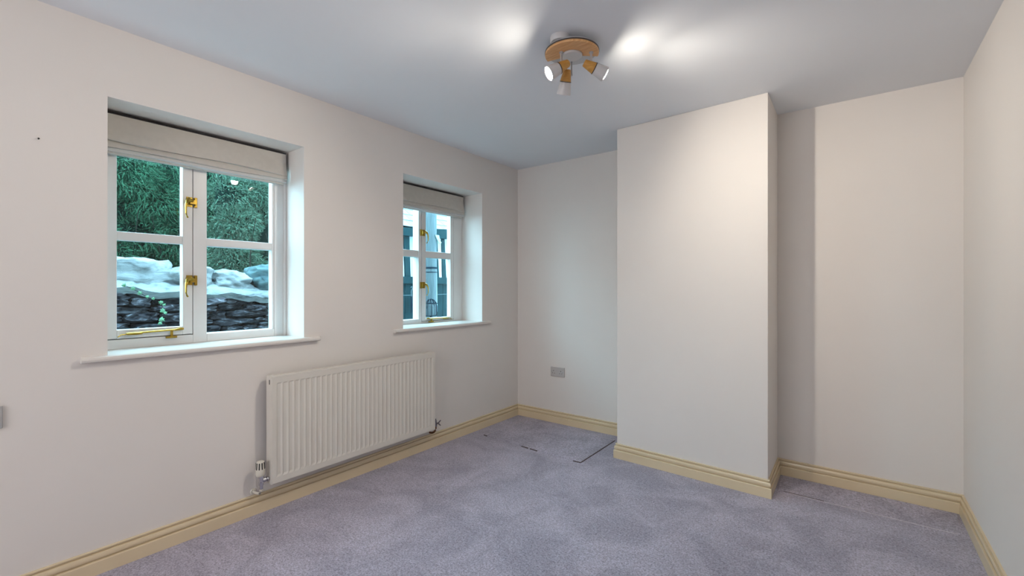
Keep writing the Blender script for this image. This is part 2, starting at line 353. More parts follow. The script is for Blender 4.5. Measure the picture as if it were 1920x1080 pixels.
# ------------------------------------------------------------------ windows
def make_window(idx, W, mirror, label, XW, q):
    fA, g0, g1, a1, m0, m1, fB, bz0, bz1, rb, cb, gb0, zh = q
    y0, y1, z0, z1 = W
    S = -1 if mirror else 1
    Y = (lambda a: y0 + a) if not mirror else (lambda a: y1 - a)      # a: distance from the hinge side of the opening casement
    wd = y1 - y0
    root = thing('window_%d' % idx, (XW, (y0+y1)/2, z0), label, 'window', kind='structure')
    xb = XW - 0.075
    f = MB()
    f.box(XW, xb, Y(0.0), Y(fA), z0, z1)                         # jamb by the casement
    f.box(XW, xb, Y(wd), Y(wd - fB), z0, z1)                     # jamb by the fixed light
    f.box(XW, xb, Y(m0), Y(m1), z0, z1)                          # mullion
    f.box(XW, xb, Y(fA), Y(m0), z0, z0 + rb)                     # bottom rail under the casement
    f.box(XW, xb, Y(m1), Y(wd - fB), z0, z0 + gb0)
    f.box(XW, xb, Y(fA), Y(m0), z1 - 0.05, z1)
    f.box(XW, xb, Y(m1), Y(wd - fB), z1 - 0.055, z1)
    f.box(XW - 0.008, xb, Y(m1), Y(wd - fB), bz0, bz1)           # glazing bar of the fixed light
    f.box(XW - 0.004, XW - 0.05, Y(wd - fB), Y(wd - fB - 0.013), z0 + gb0, z1 - 0.055)
    frame = link('window_frame', f, 'gloss', root, bevel=0.003)
    bead = MB().box(XW - 0.002, XW + 0.011, Y(wd), Y(wd - 0.016), z0, z1)
    link('cover_bead', bead, 'gloss', root, bevel=0.003)
    # opening casement
    c = MB(); a0 = fA + 0.003; cz0, cz1 = z0 + rb + 0.004, z1 - 0.054; cx0, cx1 = XW + 0.002, XW - 0.045
    gz0, gz1 = z0 + cb, z1 - 0.10
    c.box(cx0, cx1, Y(a0), Y(g0), cz0, cz1).box(cx0, cx1, Y(g1), Y(a1), cz0, cz1)
    c.box(cx0, cx1, Y(g0), Y(g1), cz0, gz0).box(cx0, cx1, Y(g0), Y(g1), gz1, cz1)
    cas = link('casement', c, 'gloss', root, bevel=0.0025)
    gb = MB().box(XW - 0.002, cx1, Y(g0), Y(g1), bz0, bz1); link('glazing_bar', gb, 'gloss', cas, bevel=0.0025)
    seal = MB().box(XW - 0.020, XW - 0.06, Y(a1 - 0.004), Y(m0 + 0.002), cz0, cz1).box(XW - 0.02, XW - 0.06, Y(a0), Y(a1), z0 + rb - 0.001, cz0 + 0.004).box(XW - 0.012, XW - 0.05, Y(fA - 0.001), Y(a0 + 0.002), cz0, cz1)
    link('draught_seal', seal, 'dark', root)
    gx = XW - 0.026
    for za, zb in ((gz0, bz0), (bz1, gz1)):
        link('pane', MB().box(gx, gx - 0.004, Y(g0 - 0.004), Y(g1 + 0.004), za - 0.004, zb + 0.004), 'glass', cas)
    for za, zb in ((z0 + gb0, bz0), (bz1, z1 - 0.055)):
        link('pane', MB().box(gx, gx - 0.004, Y(m1 - 0.004), Y(wd - fB + 0.004), za - 0.004, zb + 0.004), 'glass', frame)
    # brass fasteners
    for zc in zh:
        yk = m0 + 0.002
        k = MB().box(XW, XW + 0.010, Y(yk), Y(yk + 0.015), zc - 0.026, zc + 0.028)
        k.box(XW + 0.010, XW + 0.020, Y(yk), Y(yk + 0.006), zc - 0.018, zc + 0.018)
        link('keeper_plate', k, 'brass', frame, bevel=0.002)
        h = MB()
        h.lathe([(0, 0), (0.016, 0), (0.016, 0.006), (0.010, 0.009), (0.010, 0.016), (0, 0.017)], (cx0, Y(yk - 0.020), zc + 0.012), (1, 0, 0), 18)
        h.box(cx0, cx0 + 0.005, Y(yk - 0.034), Y(yk - 0.007), zc - 0.024, zc + 0.028)
        h.box(cx0 + 0.010, cx0 + 0.022, Y(yk - 0.022), Y(yk + 0.004), zc - 0.010, zc + 0.012)
        pts = [(cx0 + 0.016, Y(yk - 0.010), zc + 0.006), (cx0 + 0.020, Y(yk - 0.022), zc + 0.010), (cx0 + 0.026, Y(yk - 0.036), zc + 0.002), (cx0 + 0.032, Y(yk - 0.043), zc - 0.014), (cx0 + 0.034, Y(yk - 0.045), zc - 0.040), (cx0 + 0.032, Y(yk - 0.044), zc - 0.064), (cx0 + 0.028, Y(yk - 0.039), zc - 0.080), (cx0 + 0.026, Y(yk - 0.034), zc - 0.086)]
        h.tube(pts, [0.010, 0.011, 0.009, 0.0065, 0.0045, 0.004, 0.004, 0.0045], 10)
        link('window_handle', h, 'brass', cas, smooth=True, angle=35)
    # brass stay along the bottom rail
    zs = z0 + (cb + rb) / 2; s = MB()
    A = lambda t: Y(g0 + (g1 - g0) * t)
    s.tube([(cx0 + 0.012, A(0.12 + 0.8*t), zs + 0.004 + 0.006*t) for t in (0, .25, .5, .75, 1)], 0.0045, 8)
    s.tube([(cx0 + 0.013, A(t), zs + 0.002) for t in (0.12, 0.14, 0.26, 0.34, 0.36)], [0.004, 0.009, 0.010, 0.008, 0.004], 10, 0.7)
    s.tube([(cx0 + 0.010, A(0.12), zs), (cx0 + 0.012, A(0.05), zs), (cx0 + 0.016, A(0.0), zs - 0.010)], [0.003, 0.0025, 0.003], 8)
    s.tube([(cx0 + 0.012, A(0.86), zs + 0.008), (cx0 + 0.013, A(0.95), zs + 0.012), (cx0 + 0.014, A(1.0), zs + 0.012)], [0.005, 0.0075, 0.006], 10)
    link('casement_stay', s, 'brass', cas, smooth=True)
    p = MB(); p.box(XW, XW + 0.012, A(0.72), A(0.90), z0 + rb - 0.010, z0 + rb); p.lathe([(0, 0), (0.007, 0), (0.006, zs - z0 - rb), (0.008, zs - z0 - rb + 0.002), (0, zs - z0 - rb + 0.006)], (XW + 0.012, A(0.81), z0 + rb), (0, 0, 1), 14)
    link('stay_pin', p, 'brass', frame, bevel=0.001)
    # sill board with rounded nosing
    sy0, sy1 = (y0 - 0.088, y1 + 0.090)
    b = MB(); zt = z0 + 0.001; zb = z0 - 0.024; xf = XL + 0.032
    prof = [(XW, zb), (xf - 0.008, zb), (xf - 0.002, zb + 0.004), (xf, zb + 0.012), (xf - 0.002, zt - 0.004), (xf - 0.008, zt), (XW, zt)]
    n = len(prof); b.add([(x, y0, z) for x, z in prof] + [(x, y1, z) for x, z in prof], [(k, (k+1) % n, n + (k+1) % n, n + k) for k in range(n)] + [tuple(range(n-1, -1, -1)), tuple(range(n, 2*n))])
    for ya, yb in ((sy0, y0), (y1, sy1)):
        pr = [(XL, zb)] + prof[1:-1] + [(XL, zt)]
        b.add([(x, ya, z) for x, z in pr] + [(x, yb, z) for x, z in pr], [(k, (k+1) % n, n + (k+1) % n, n + k) for k in range(n)] + [tuple(range(n-1, -1, -1)), tuple(range(n, 2*n))])
    link('window_sill', b, 'sill', root)
    return root
make_window(1, W1, False, 'nearer white casement window with brass fittings and a stone wall outside', -2.835,
            (0.030, 0.075, 0.342, 0.387, 0.390, 0.455, 0.071, 1.473, 1.516, 0.046, 0.093, 0.046, (1.700, 1.280)))
make_window(2, W2, True, 'further white casement window with brass fittings and a timber pole outside', -2.860,
            (0.110, 0.150, 0.440, 0.484, 0.487, 0.517, 0.071, 1.497, 1.552, 0.016, 0.042, 0.038, (1.700, 1.262)))

# ------------------------------------------------------------------ roman blinds
def make_blind(y0, y1, ztop, label, wob, XW):
    root = thing('roman_blind', (XW + 0.03, (y0+y1)/2, ztop), label, 'blind', 'roman blinds over the two windows')
    n = 40
    hr = MB().box(XW + 0.002, XW + 0.040, y0 + 0.01, y1 - 0.008, ztop - 0.028, ztop - 0.002); link('headrail', hr, 'hem', root, bevel=0.002)
    tk = MB().box(XW + 0.002, XW + 0.0465, y0 + 0.002, y1 + 0.002, ztop - 0.003, ztop + 0.003); tk.box(XW + 0.004, XW + 0.036, y1 - 0.004, y1 + 0.004, ztop - 0.10, ztop); link('mounting_track', tk, 'dark', root)  # dark strips painting the shadow gap above and beside the blind
    def sheet(name, zs, xs, m, flare=0.0, thick=0.004, ya=y0, yb=y1):
        mb = MB(); K = len(zs)
        for s_ in (0, 1):
            for k in range(K):
                for i in range(n + 1):
                    t = i / n; sag = wob * math.sin(math.pi * t) * (k / (K - 1)) + 0.0035 * math.sin(9 * t + k) * (k / (K-1))
                    fl = flare * (max(0, (t - 0.86) / 0.14) ** 1.5) * (k / (K - 1))
                    y = ya + (yb - ya) * t + (0.006 * (k / (K-1)) if t > 0.99 else 0)
                    mb.v.append((xs[k] + 0.010 * math.sin(math.pi * t) * math.sin(math.pi * k / (K - 1)) - fl * 0.5 - s_ * thick, y, zs[k] - sag - fl * 0.3))
        A = K * (n + 1)
        for k in range(K - 1):
            for i in range(n):
                a = k * (n+1) + i; mb.f.append((a, a + 1, a + n + 2, a + n + 1)); mb.f.append((A + a, A + a + n + 1, A + a + n + 2, A + a + 1))
        for i in range(n):
            mb.f.append((i, A + i, A + i + 1, i + 1)); b = (K-1)*(n+1) + i; mb.f.append((b, b + 1, A + b + 1, A + b))
        for k in range(K-1):
            a = k*(n+1); mb.f.append((a, a+n+1, A+a+n+1, A+a)); a += n; mb.f.append((a, A+a, A+a+n+1, a+n+1))
        return link(name, mb, m, root, smooth=True, angle=60)
    x0 = XW + 0.044
    face = sheet('blind_fabric', [ztop - 0.004, ztop - 0.030, ztop - 0.034, ztop - 0.075, ztop - 0.11, ztop - 0.132, ztop - 0.134], [x0, x0 + 0.001, x0 - 0.001, x0 + 0.006, x0 + 0.016, x0 + 0.022, x0 + 0.018], 'linen', 0.02)
    sheet('lower_fold', [ztop - 0.118, ztop - 0.150, ztop - 0.163, ztop - 0.165], [x0 + 0.004, x0 + 0.012, x0 + 0.012, x0 + 0.008], 'linen', 0.0)
    sheet('hem_fold', [ztop - 0.150, ztop - 0.170, ztop - 0.180, ztop - 0.182], [x0 - 0.004, x0 + 0.003, x0 + 0.003, x0 - 0.001], 'hem', 0.0)
    b = MB().box(XW + 0.012, x0 - 0.006, y0 + 0.004, y1 - 0.006, ztop - 0.192, ztop - 0.176); link('bottom_bar', b, 'linen', root, bevel=0.003)
    return root
make_blind(0.500, 1.352, 2.070, 'raised cream roman blind over the window with the stone wall view', 0.003, -2.835)
make_blind(2.132, 2.955, 2.066, 'raised cream roman blind over the window beside the corner', 0.008, -2.850)

# ------------------------------------------------------------------ radiator
def make_radiator():
    ry0, ry1, rz0, rz1 = 1.146, 2.343, 0.170, 0.752; xf = -2.515; xbk = XL + 0.033
    root = thing('radiator', (XL, (ry0+ry1)/2, rz0), 'cream enamelled panel radiator with vertical flutes below the two windows', 'radiator')
    mb = MB(); n = 35; mg = 0.022; pitch = (ry1 - ry0 - 2*mg) / n
    # fluted front: grid of y positions and z positions with recess depth
    ys = [ry0]; dep = [0]
    for i in range(n):
        a = ry0 + mg + i*pitch; ys += [a + 0.001, a + 0.0100, a + 0.0240, a + 0.033]; dep += [0, 1, 1, 0]
    ys.append(ry1); dep.append(0)
    zz = [rz0, rz0 + 0.031, rz0 + 0.043, rz1 - 0.040, rz1 - 0.034, rz1]; zd = [0, 0, 1, 1, 0, 0]
    D = 0.0036; W_ = len(ys)
    for j, z in enumerate(zz):
        for i, y in enumerate(ys): mb.v.append((xf - D * dep[i] * zd[j], y, z))
    for j in range(len(zz)-1):
        for i in range(W_-1):
            a = j*W_ + i; mb.f.append((a, a+1, a+W_+1, a+W_))
    # rolled edges back
    b0 = len(mb.v)
    mb.add([(xf-0.012, ry0, rz0), (xf-0.012, ry1, rz0), (xf-0.012, ry1, rz1), (xf-0.012, ry0, rz1)], [(3, 2, 1, 0)])
    mb.add([(xf, ry0, rz0), (xf, ry1, rz0), (xf, ry1, rz1), (xf, ry0, rz1), (xf-0.012, ry0, rz0), (xf-0.012, ry1, rz0), (xf-0.012, ry1, rz1), (xf-0.012, ry0, rz1)],
           [(0,4,5,1),(1,5,6,2),(2,6,7,3),(3,7,4,0)])
    link('front_panel', mb, 'rad', root)
    for s_, yy in ((0, ry0), (1, ry1)):
        a, b = (yy - 0.0015, yy + 0.010) if s_ == 0 else (yy - 0.010, yy + 0.0015)
        sp_ = MB().box(xf - 0.004, xbk, a, b, rz0 - 0.006, rz1 + 0.002)
        o = link('side_panel', sp_, 'rad', root, bevel=0.002)
    v = MB().box(xbk + 0.034, xbk + 0.043, ry0 - 0.0022, ry0 - 0.0008, rz1 - 0.042, rz1 - 0.016); link('air_vent', v, 'dark', root, bevel=0.003)
    g = MB(); g.box(xf + 0.001, xf - 0.040, ry0, ry1, rz1 - 0.006, rz1 + 0.004); g.box(xf - 0.058, xbk, ry0 + 0.0, ry1, rz1 - 0.004, rz1 + 0.003)
    g.box(xf - 0.040, xf - 0.058, ry0, ry0 + 0.03, rz1 - 0.004, rz1 + 0.003); g.box(xf - 0.040, xf - 0.058, ry1 - 0.03, ry1, rz1 - 0.004, rz1 + 0.003)
    link('top_cover', g, 'rad', root, bevel=0.0015)
    k = 0; yy = ry0 + 0.036; fins = MB()
    while yy < ry1 - 0.035:
        fins.box(xf - 0.040, xf - 0.058, yy, yy + 0.0015, rz1 - 0.020, rz1 - 0.006); yy += 0.017
    o = link('grille_fins', fins, 'rad', root); tag(o, kind='stuff')
    i_ = MB().box(xf - 0.014, xbk + 0.004, ry0 + 0.02, ry1 - 0.02, rz0 + 0.03, rz1 - 0.03); link('convector_core', i_, 'dark', root)
    lower = MB().box(xf - 0.001, xf - 0.010, ry0 + 0.012, ry1 - 0.012, rz0 - 0.004, rz0 + 0.006); link('bottom_lip', lower, 'rad', root, bevel=0.002)
    # thermostatic valve, left end
    vy = 1.103; vx = -2.548
    vb = MB()
    vb.lathe([(0, 0), (0.010, 0), (0.010, 0.020), (0.013, 0.021), (0.013, 0.036), (0.010, 0.038), (0.010, 0.058), (0.014, 0.060), (0.014, 0.068), (0, 0.068)], (vx, vy, 0.152), (0, 0, 1), 20)
    vb.lathe([(0, 0), (0.009, 0), (0.009, 0.010), (0.0135, 0.011), (0.0135, 0.024), (0.009, 0.025), (0.009, 0.030), (0.016, 0.031), (0.016, 0.036), (0.009, 0.037), (0.009, 0.05), (0, 0.05)], (vx, vy - 0.004, 0.196), (0, 1, 0), 20)
    valve = link('thermostatic_valve', vb, 'chrome', root, smooth=True)
    hd = MB(); hd.lathe([(0, 0), (0.0165, 0), (0.0205, 0.004), (0.0235, 0.012), (0.0235, 0.034), (0.0205, 0.070), (0.0195, 0.076), (0.017, 0.080), (0, 0.081)], (vx, vy - 0.004, 0.222), (0, 0, 1), 28)
    head = link('valve_head', hd, 'trv', valve, smooth=True)
    tag(head, 'cream plastic thermostat head')
    sl = MB()
    for q in range(10):
        a = 2*math.pi*q/10; cx, cy = vx + 0.0215*math.cos(a), vy - 0.004 + 0.0215*math.sin(a); d = Vector((math.cos(a), math.sin(a), 0)); t_ = Vector((-d.y, d.x, 0))
        P = []
        for zz_, rr in ((0.262, 0.0232), (0.297, 0.0208)):
            for sx in (-0.0028, 0.0028):
                for dr in (-0.003, 0.0006):
                    P.append(Vector((vx, vy - 0.004, zz_)) + d * (rr + dr) + t_ * sx)
        sl.add(P, [(0,1,3,2),(4,6,7,5),(0,4,5,1),(2,3,7,6),(0,2,6,4),(1,5,7,3)])
    link('vent_slots', sl, 'dark', valve)
    pp = MB().tube([(vx, vy, 0.155), (vx, vy, 0.140), (vx - 0.006, vy - 0.004, 0.128), (vx - 0.030, vy - 0.010, 0.124), (XL + 0.001, vy - 0.012, 0.124)], 0.0075, 12)
    link('supply_pipe', pp, 'trv', root, smooth=True)
    co = MB().lathe([(0.008, 0), (0.017, 0), (0.014, 0.004), (0.008, 0.004)], (XL, vy - 0.012, 0.124), (1, 0, 0), 18); link('pipe_collar', co, 'trv', root, smooth=True)
    # lockshield valve, right end
    ly = 2.390; lx = -2.560
    lv = MB()
    lv.lathe([(0, 0), (0.008, 0), (0.008, 0.012), (0.012, 0.013), (0.012, 0.024), (0.008, 0.025), (0.008, 0.040), (0, 0.04)], (lx, ly - 0.032, 0.192), (0, 1, 0), 16)
    lv.lathe([(0, 0), (0.010, 0), (0.010, 0.020), (0.0075, 0.022), (0.0075, 0.045), (0.004, 0.046), (0.004, 0.058), (0, 0.058)], (lx, ly, 0.172), (0, 0, 1), 16)
    lv.tube([(lx + 0.004, ly + 0.006, 0.192), (lx + 0.006, ly + 0.022, 0.192)], 0.006, 10)
    lv.tube([(lx + 0.006, ly + 0.020, 0.192), (lx + 0.010, ly + 0.036, 0.207), (lx + 0.010, ly + 0.044, 0.210)], [0.005, 0.0045, 0.003], 8)
    lv.tube([(lx + 0.006, ly + 0.020, 0.192), (lx + 0.010, ly + 0.034, 0.176), (lx + 0.010, ly + 0.042, 0.171)], [0.005, 0.0045, 0.003], 8)
    link('lockshield_valve', lv, 'dullchrome', root, smooth=True)
    rp_ = MB().tube([(lx, ly, 0.174), (lx, ly, 0.155), (lx - 0.002, ly - 0.003, 0.140), (lx - 0.012, ly - 0.008, 0.126), (lx - 0.030, ly - 0.012, 0.118), (XL + 0.001, ly - 0.014, 0.117)], 0.0075, 12)
    o = link('return_pipe', rp_, 'copper', root, smooth=True); tag(o, 'tarnished bare copper pipe')
    return root
make_radiator()

# ------------------------------------------------------------------ sockets
def make_socket(face_pt, n, u, label, m, group=None):
    """double socket; n = outward normal, u = direction to the right as seen from the room"""
    n = Vector(n); u = Vector(u); c = Vector(face_pt); up = Vector((0, 0, 1))
    root = thing('double_socket', c, label, 'socket')
    def bx(mb, a0, a1, b0, b1, d0, d1):
        P = [c + u*a + up*b + n*d for a in (a0, a1) for b in (b0, b1) for d in (d0, d1)]
        mb.add(P, [(0,1,3,2),(4,6,7,5),(0,4,5,1),(2,3,7,6),(0,2,6,4),(1,5,7,3)]); return mb
    link('face_plate', bx(MB(), -0.073, 0.073, -0.043, 0.043, 0.0, 0.010), m, root, bevel=0.003, seg=3)
    for cx in (-0.040, 0.036):
        h = MB()
        for dx, dz, w_, hh in ((0, 0.018, 0.0035, 0.0085), (-0.011, -0.004, 0.006, 0.004), (0.011, -0.004, 0.006, 0.004)):
            bx(h, cx + dx - w_/2 - .001, cx + dx + w_/2 + .001, dz - hh/2 - 0.008, dz + hh/2 - 0.008, 0.0098, 0.0103)
        link('pin_holes', h, 'dark', root)
    for cx in (-0.011, 0.009):
        link('rocker_switch', bx(MB(), cx - 0.007, cx + 0.007, 0.004, 0.022, 0.010, 0.0125), m, root, bevel=0.0015)
    for cx in (-0.060, 0.060):
        link('screw_cap', bx(MB(), cx - 0.004, cx + 0.004, -0.003, 0.005, 0.010, 0.0108), 'chrome', root, bevel=0.001)
make_socket((-2.155, YBL, 0.468), (0, -1, 0), (1, 0, 0), 'double power socket low on the left alcove wall', 'plate')
make_socket((XL, 0.109, 0.742), (1, 0, 0), (0, 1, 0), 'grey double socket cut off by the left edge of the view', 'greyplate')
nl = MB().lathe([(0, 0), (0.0015, 0), (0.0015, 0.012), (0.0035, 0.0125), (0.003, 0.014), (0, 0.0145)], (XL, 0.277, 1.841), (1, 0, 0), 10)
o = link('picture_nail', nl, 'dark', origin=(XL, 0.277, 1.841)); tag(o, 'small dark picture nail high on the wall left of the nearer window', 'nail')

# ------------------------------------------------------------------ ceiling spotlight fitting
LX, LY = -1.063, 1.867
def make_ceiling_light():
    root = thing('ceiling_spotlight', (LX, LY, H), 'round beech ceiling fitting with three adjustable white spotlights', 'ceiling light')
    cr = Vector((0.7956, 0.6058, 0)); cf = Vector((-0.6058, 0.7956, 0)); up = Vector((0, 0, 1)); C = Vector((LX, LY, 0))
    z = H - 0.038
    rose = MB().lathe([(0, 0), (0.047, 0), (0.047, -0.020), (0.043, -0.026), (0, -0.026)], C - cr*0.062 - cf*0.062 + up*H, (0, 0, 1), 40)
    link('ceiling_rose', rose, 'spotwhite', root, smooth=True)
    bp_ = MB().lathe([(0, 0), (0.060, 0), (0.060, -0.024), (0.119, -0.026), (0.121, -0.029), (0.121, z - H), (0, z - H)], C + up*H, (0, 0, 1), 56); link('backing_plate', bp_, 'fitting', root, smooth=True)
    rg = MB(); NS = 56; A0, A1 = math.radians(4), math.radians(-208)
    sec = [(0.052, 0), (0.125, 0), (0.127, -0.003), (0.127, -0.011), (0.125, -0.014), (0.052, -0.014), (0.050, -0.012), (0.050, -0.002)]
    for k in range(NS + 1):
        a = A0 + (A1 - A0) * k / NS
        for rr_, hh_ in sec: rg.v.append(tuple(C + up*(z + hh_) + (cr*math.cos(a) + cf*math.sin(a)) * rr_))
    n8 = len(sec)
    for k in range(NS):
        for m_ in range(n8): rg.f.append((k*n8 + m_, k*n8 + (m_+1) % n8, (k+1)*n8 + (m_+1) % n8, (k+1)*n8 + m_))
    rg.f.append(tuple(range(n8-1, -1, -1))); rg.f.append(tuple(NS*n8 + m_ for m_ in range(n8)))
    link('beech_ring', rg, 'beech', root, smooth=True, angle=35)
    et = MB(); se = [(0.1262, 0.0012), (0.1282, 0.0012), (0.1282, -0.0045), (0.1262, -0.0045)]
    for k in range(NS + 1):
        a = A0 + (A1 - A0) * k / NS
        for rr_, hh_ in se: et.v.append(tuple(C + up*(z + hh_) + (cr*math.cos(a) + cf*math.sin(a)) * rr_))
    for k in range(NS):
        for m_ in range(4): et.f.append((k*4 + m_, k*4 + (m_+1) % 4, (k+1)*4 + (m_+1) % 4, (k+1)*4 + m_))
    et.f.append((3, 2, 1, 0)); et.f.append(tuple(NS*4 + m_ for m_ in range(4)))
    link('ring_trim', et, 'trim', root, smooth=True, angle=35)
    ct = MB().lathe([(0, 0), (0.0495, 0), (0.0495, -0.016), (0.044, -0.021), (0, -0.022)], C + up*z, (0, 0, 1), 40); link('centre_cap', ct, 'spotwhite', root, smooth=True)
    def pt(lat, fwd, zz): return cr*lat + cf*fwd + up*zz          # from the camera's ground point
    # (tail position, direction in right/forward/up, post top position)
    heads = [
        ((0.265, 2.095, 2.295), (-0.84, -0.16, -0.52), (0.232, 2.10, z - 0.014)),
        ((0.266, 2.145, 2.290), (-0.11, 0.47, -0.88), (0.292, 2.190, z)),
        ((0.338, 2.095, 2.296), (0.90, 0.13, -0.42), (0.372, 2.10, z - 0.014)),
    ]
    for i, (tp, d, pp) in enumerate(heads):
        T = pt(*tp); D = (cr*d[0] + cf*d[1] + up*d[2]).normalized(); PT = pt(*pp)
        col_ = MB().lathe([(0, 0), (0.014, 0), (0.017, 0.003), (0.026, 0.052), (0.026, 0.056), (0, 0.056)], T, D, 32)
        hd = link('spotlight_head', col_, 'beech2', root, smooth=True, angle=30)
        rim = MB().lathe([(0.0262, 0), (0.0275, 0), (0.0275, 0.004), (0.0262, 0.004)], T + D*0.053, D, 32); link('collar_trim', rim, 'trim', hd, smooth=True)
        cup = MB().lathe([(0, 0), (0.0265, 0), (0.034, 0.052), (0.034, 0.056), (0.031, 0.056), (0.030, 0.050), (0.024, 0.006), (0, 0.006)], T + D*0.057, D, 36)
        link('lamp_cup', cup, 'spotwhite', hd, smooth=True, angle=30)
        bl = MB().lathe([(0.0285, 0), (0.0285, 0.002), (0.022, 0.0065), (0.010, 0.0085), (0, 0.009)], T + D*(0.088 if i == 1 else 0.1095), D, 32)
        link('bulb', bl, 'bulb%d' % i, hd, smooth=True)
        sl = bpy.data.lights.new('spot_beam', 'SPOT'); sl.energy = BEAM[i]; sl.color = BULB_COL; sl.spot_size = math.radians(118); sl.spot_blend = 1.0; sl.shadow_soft_size = 0.022
        so = bpy.data.objects.new('spot_beam', sl); COL.objects.link(so); so.location = T + D*0.124; so.rotation_euler = D.to_track_quat('-Z', 'Y').to_euler()
        br = T + D*0.030
        po = MB(); po.tube([PT + up*0.002, Vector((PT.x, PT.y, br.z + 0.018)), br], 0.0055, 12); po.lathe([(0, 0), (0.010, 0), (0.010, -0.006), (0, -0.006)], PT + up*0.002, (0, 0, 1), 18)
        link('swivel_post', po, 'fitting', hd, smooth=True)
make_ceiling_light()

# ------------------------------------------------------------------ outside: ground, stone wall
o = link('ground', MB().box(-14, XO, -6, 14, -0.3, 0.25), 'ground'); tag(o, 'dark soil and grass outside the windows', 'ground', kind='structure')

def rock_mesh(name, seed, sub=2, squash=1.0, amp=0.22, flat=0.75):
    import bmesh
    bm = bmesh.new(); bmesh.ops.create_icosphere(bm, subdivisions=sub, radius=1.0)
    off = Vector((seed * 7.3, seed * 3.1, seed * 1.7))
    for v in bm.verts:
        p = v.co.copy(); m_ = max(abs(p.x), abs(p.y), abs(p.z)); p = p.lerp(p / m_ * 0.82, flat)
        nz = noise.fractal(v.co * 1.6 + off, 0.8, 2.1, 4) * amp
        p *= 1 + nz
        p.z += noise.noise(v.co * 4 + off) * amp * 0.25
        v.co = p
    me = bpy.data.meshes.new(name); bm.to_mesh(me); bm.free()
    me.polygons.foreach_set('use_smooth', [True] * len(me.polygons)); me.set_sharp_from_angle(angle=math.radians(32 if sub < 4 else 55))
    return me
sw = thing('stone_wall', (-4.5, 1.1, 0.25), 'dry rubble garden wall with pale capping stones outside the nearer window', 'stone wall')
link('wall_core', MB().box(-4.72, -4.40, -0.75, 2.75, 0.25, 1.26), 'core', sw)
variants = []
for k in range(9):
    me = rock_mesh('stone', k + 1, 3, amp=0.30, flat=0.8); me.materials.append(M['rubble']); variants.append(me)
def add_rock(me, c, s, rot=(0, 0, 0), name='stone', m=None):
    o_ = bpy.data.objects.new(name, me); COL.objects.link(o_); o_.parent = sw; o_.location = Vector(c) - Vector(sw.location); o_.scale = s; o_.rotation_euler = rot
    if m: o_.material_slots[0].link = 'OBJECT'; o_.material_slots[0].material = M[m]
    return o_
z = 0.25; r_i = 0; random.seed(23)
while z < 1.20:
    hgt = random.choice([0.042, 0.05, 0.062, 0.078]) if z > 0.8 else 0.13
    y = -0.8 + random.uniform(0, 0.15)
    while y < 2.75:
        L_ = random.uniform(0.12, 0.34) if z > 0.8 else random.uniform(0.25, 0.45)
        if z + hgt * 0.7 > 1.225 - 0.075 * max(0, min(1, (y + L_/2 - 0.85) / 1.15)): y += L_; continue
        add_rock(random.choice(variants), (-4.40 + random.uniform(-0.03, 0.035), y + L_/2, z + hgt/2 + random.uniform(-.008, .008)), (random.uniform(0.09, 0.13), L_/2 * 1.10, hgt/2 * 1.12),
                 (random.uniform(-.05, .05), random.uniform(-.1, .1), random.uniform(-.12, .12)), 'stone', 'rubblelight' if random.random() < 0.22 else None)
        y += L_
    z += hgt * 0.93; r_i += 1
capv = []
for k in range(6):
    me = rock_mesh('capping_stone', 40 + k * 3, 4, amp=0.26, flat=0.45); me.materials.append(M['cap']); capv.append(me)
caps = [(-0.45, 0.30, 1.32, 0.13), (0.12, 0.30, 1.32, 0.14), (0.60, 0.20, 1.31, 0.12), (1.00, 0.27, 1.345, 0.150), (1.36, 0.19, 1.325, 0.115), (1.66, 0.18, 1.305, 0.105), (2.00, 0.20, 1.33, 0.135), (2.40, 0.26, 1.31, 0.14)]
for k, (yc, hl, zc, hh) in enumerate(caps):
    add_rock(capv[k % 6], (-4.50, yc, zc), (0.20, hl, hh), (random.uniform(-.08, .08), 0.06, random.uniform(-.1, .1)), 'capping_stone', 'capgrey' if abs(yc - 2.0) < 0.01 else None)
# pale mortar bed in front of / between the cappings
mb = MB(); NY, NT = 70, 9
for i in range(NY + 1):
    y = -0.75 + 3.5 * i / NY
    zb = 1.255 - 0.075 * max(0, min(1, (y - 0.85) / 1.15)) + 0.012 * math.sin(y * 9)
    for j in range(NT + 1):
        t = j / NT; x = -4.62 + 0.36 * t; zz_ = zb + 0.135 * (1 - t ** 1.6) + 0.03 * noise.fractal(Vector((x * 5, y * 5, 3)), 0.8, 2, 4) - (0.02 if j == NT else 0)
        mb.v.append((x, y, zz_))
for i in range(NY):
    for j in range(NT):
        a = i*(NT+1) + j; mb.f.append((a, a+1, a+NT+2, a+NT+1))
b0 = len(mb.v)
for i in range(NY + 1):
    v_ = mb.v[i*(NT+1) + NT]; mb.v.append((v_[0] - 0.03, v_[1], v_[2] - 0.05))
for i in range(NY): mb.f.append((i*(NT+1)+NT, b0+i, b0+i+1, (i+1)*(NT+1)+NT))
link('mortar_bed', mb, 'cap', sw, smooth=True, angle=60)

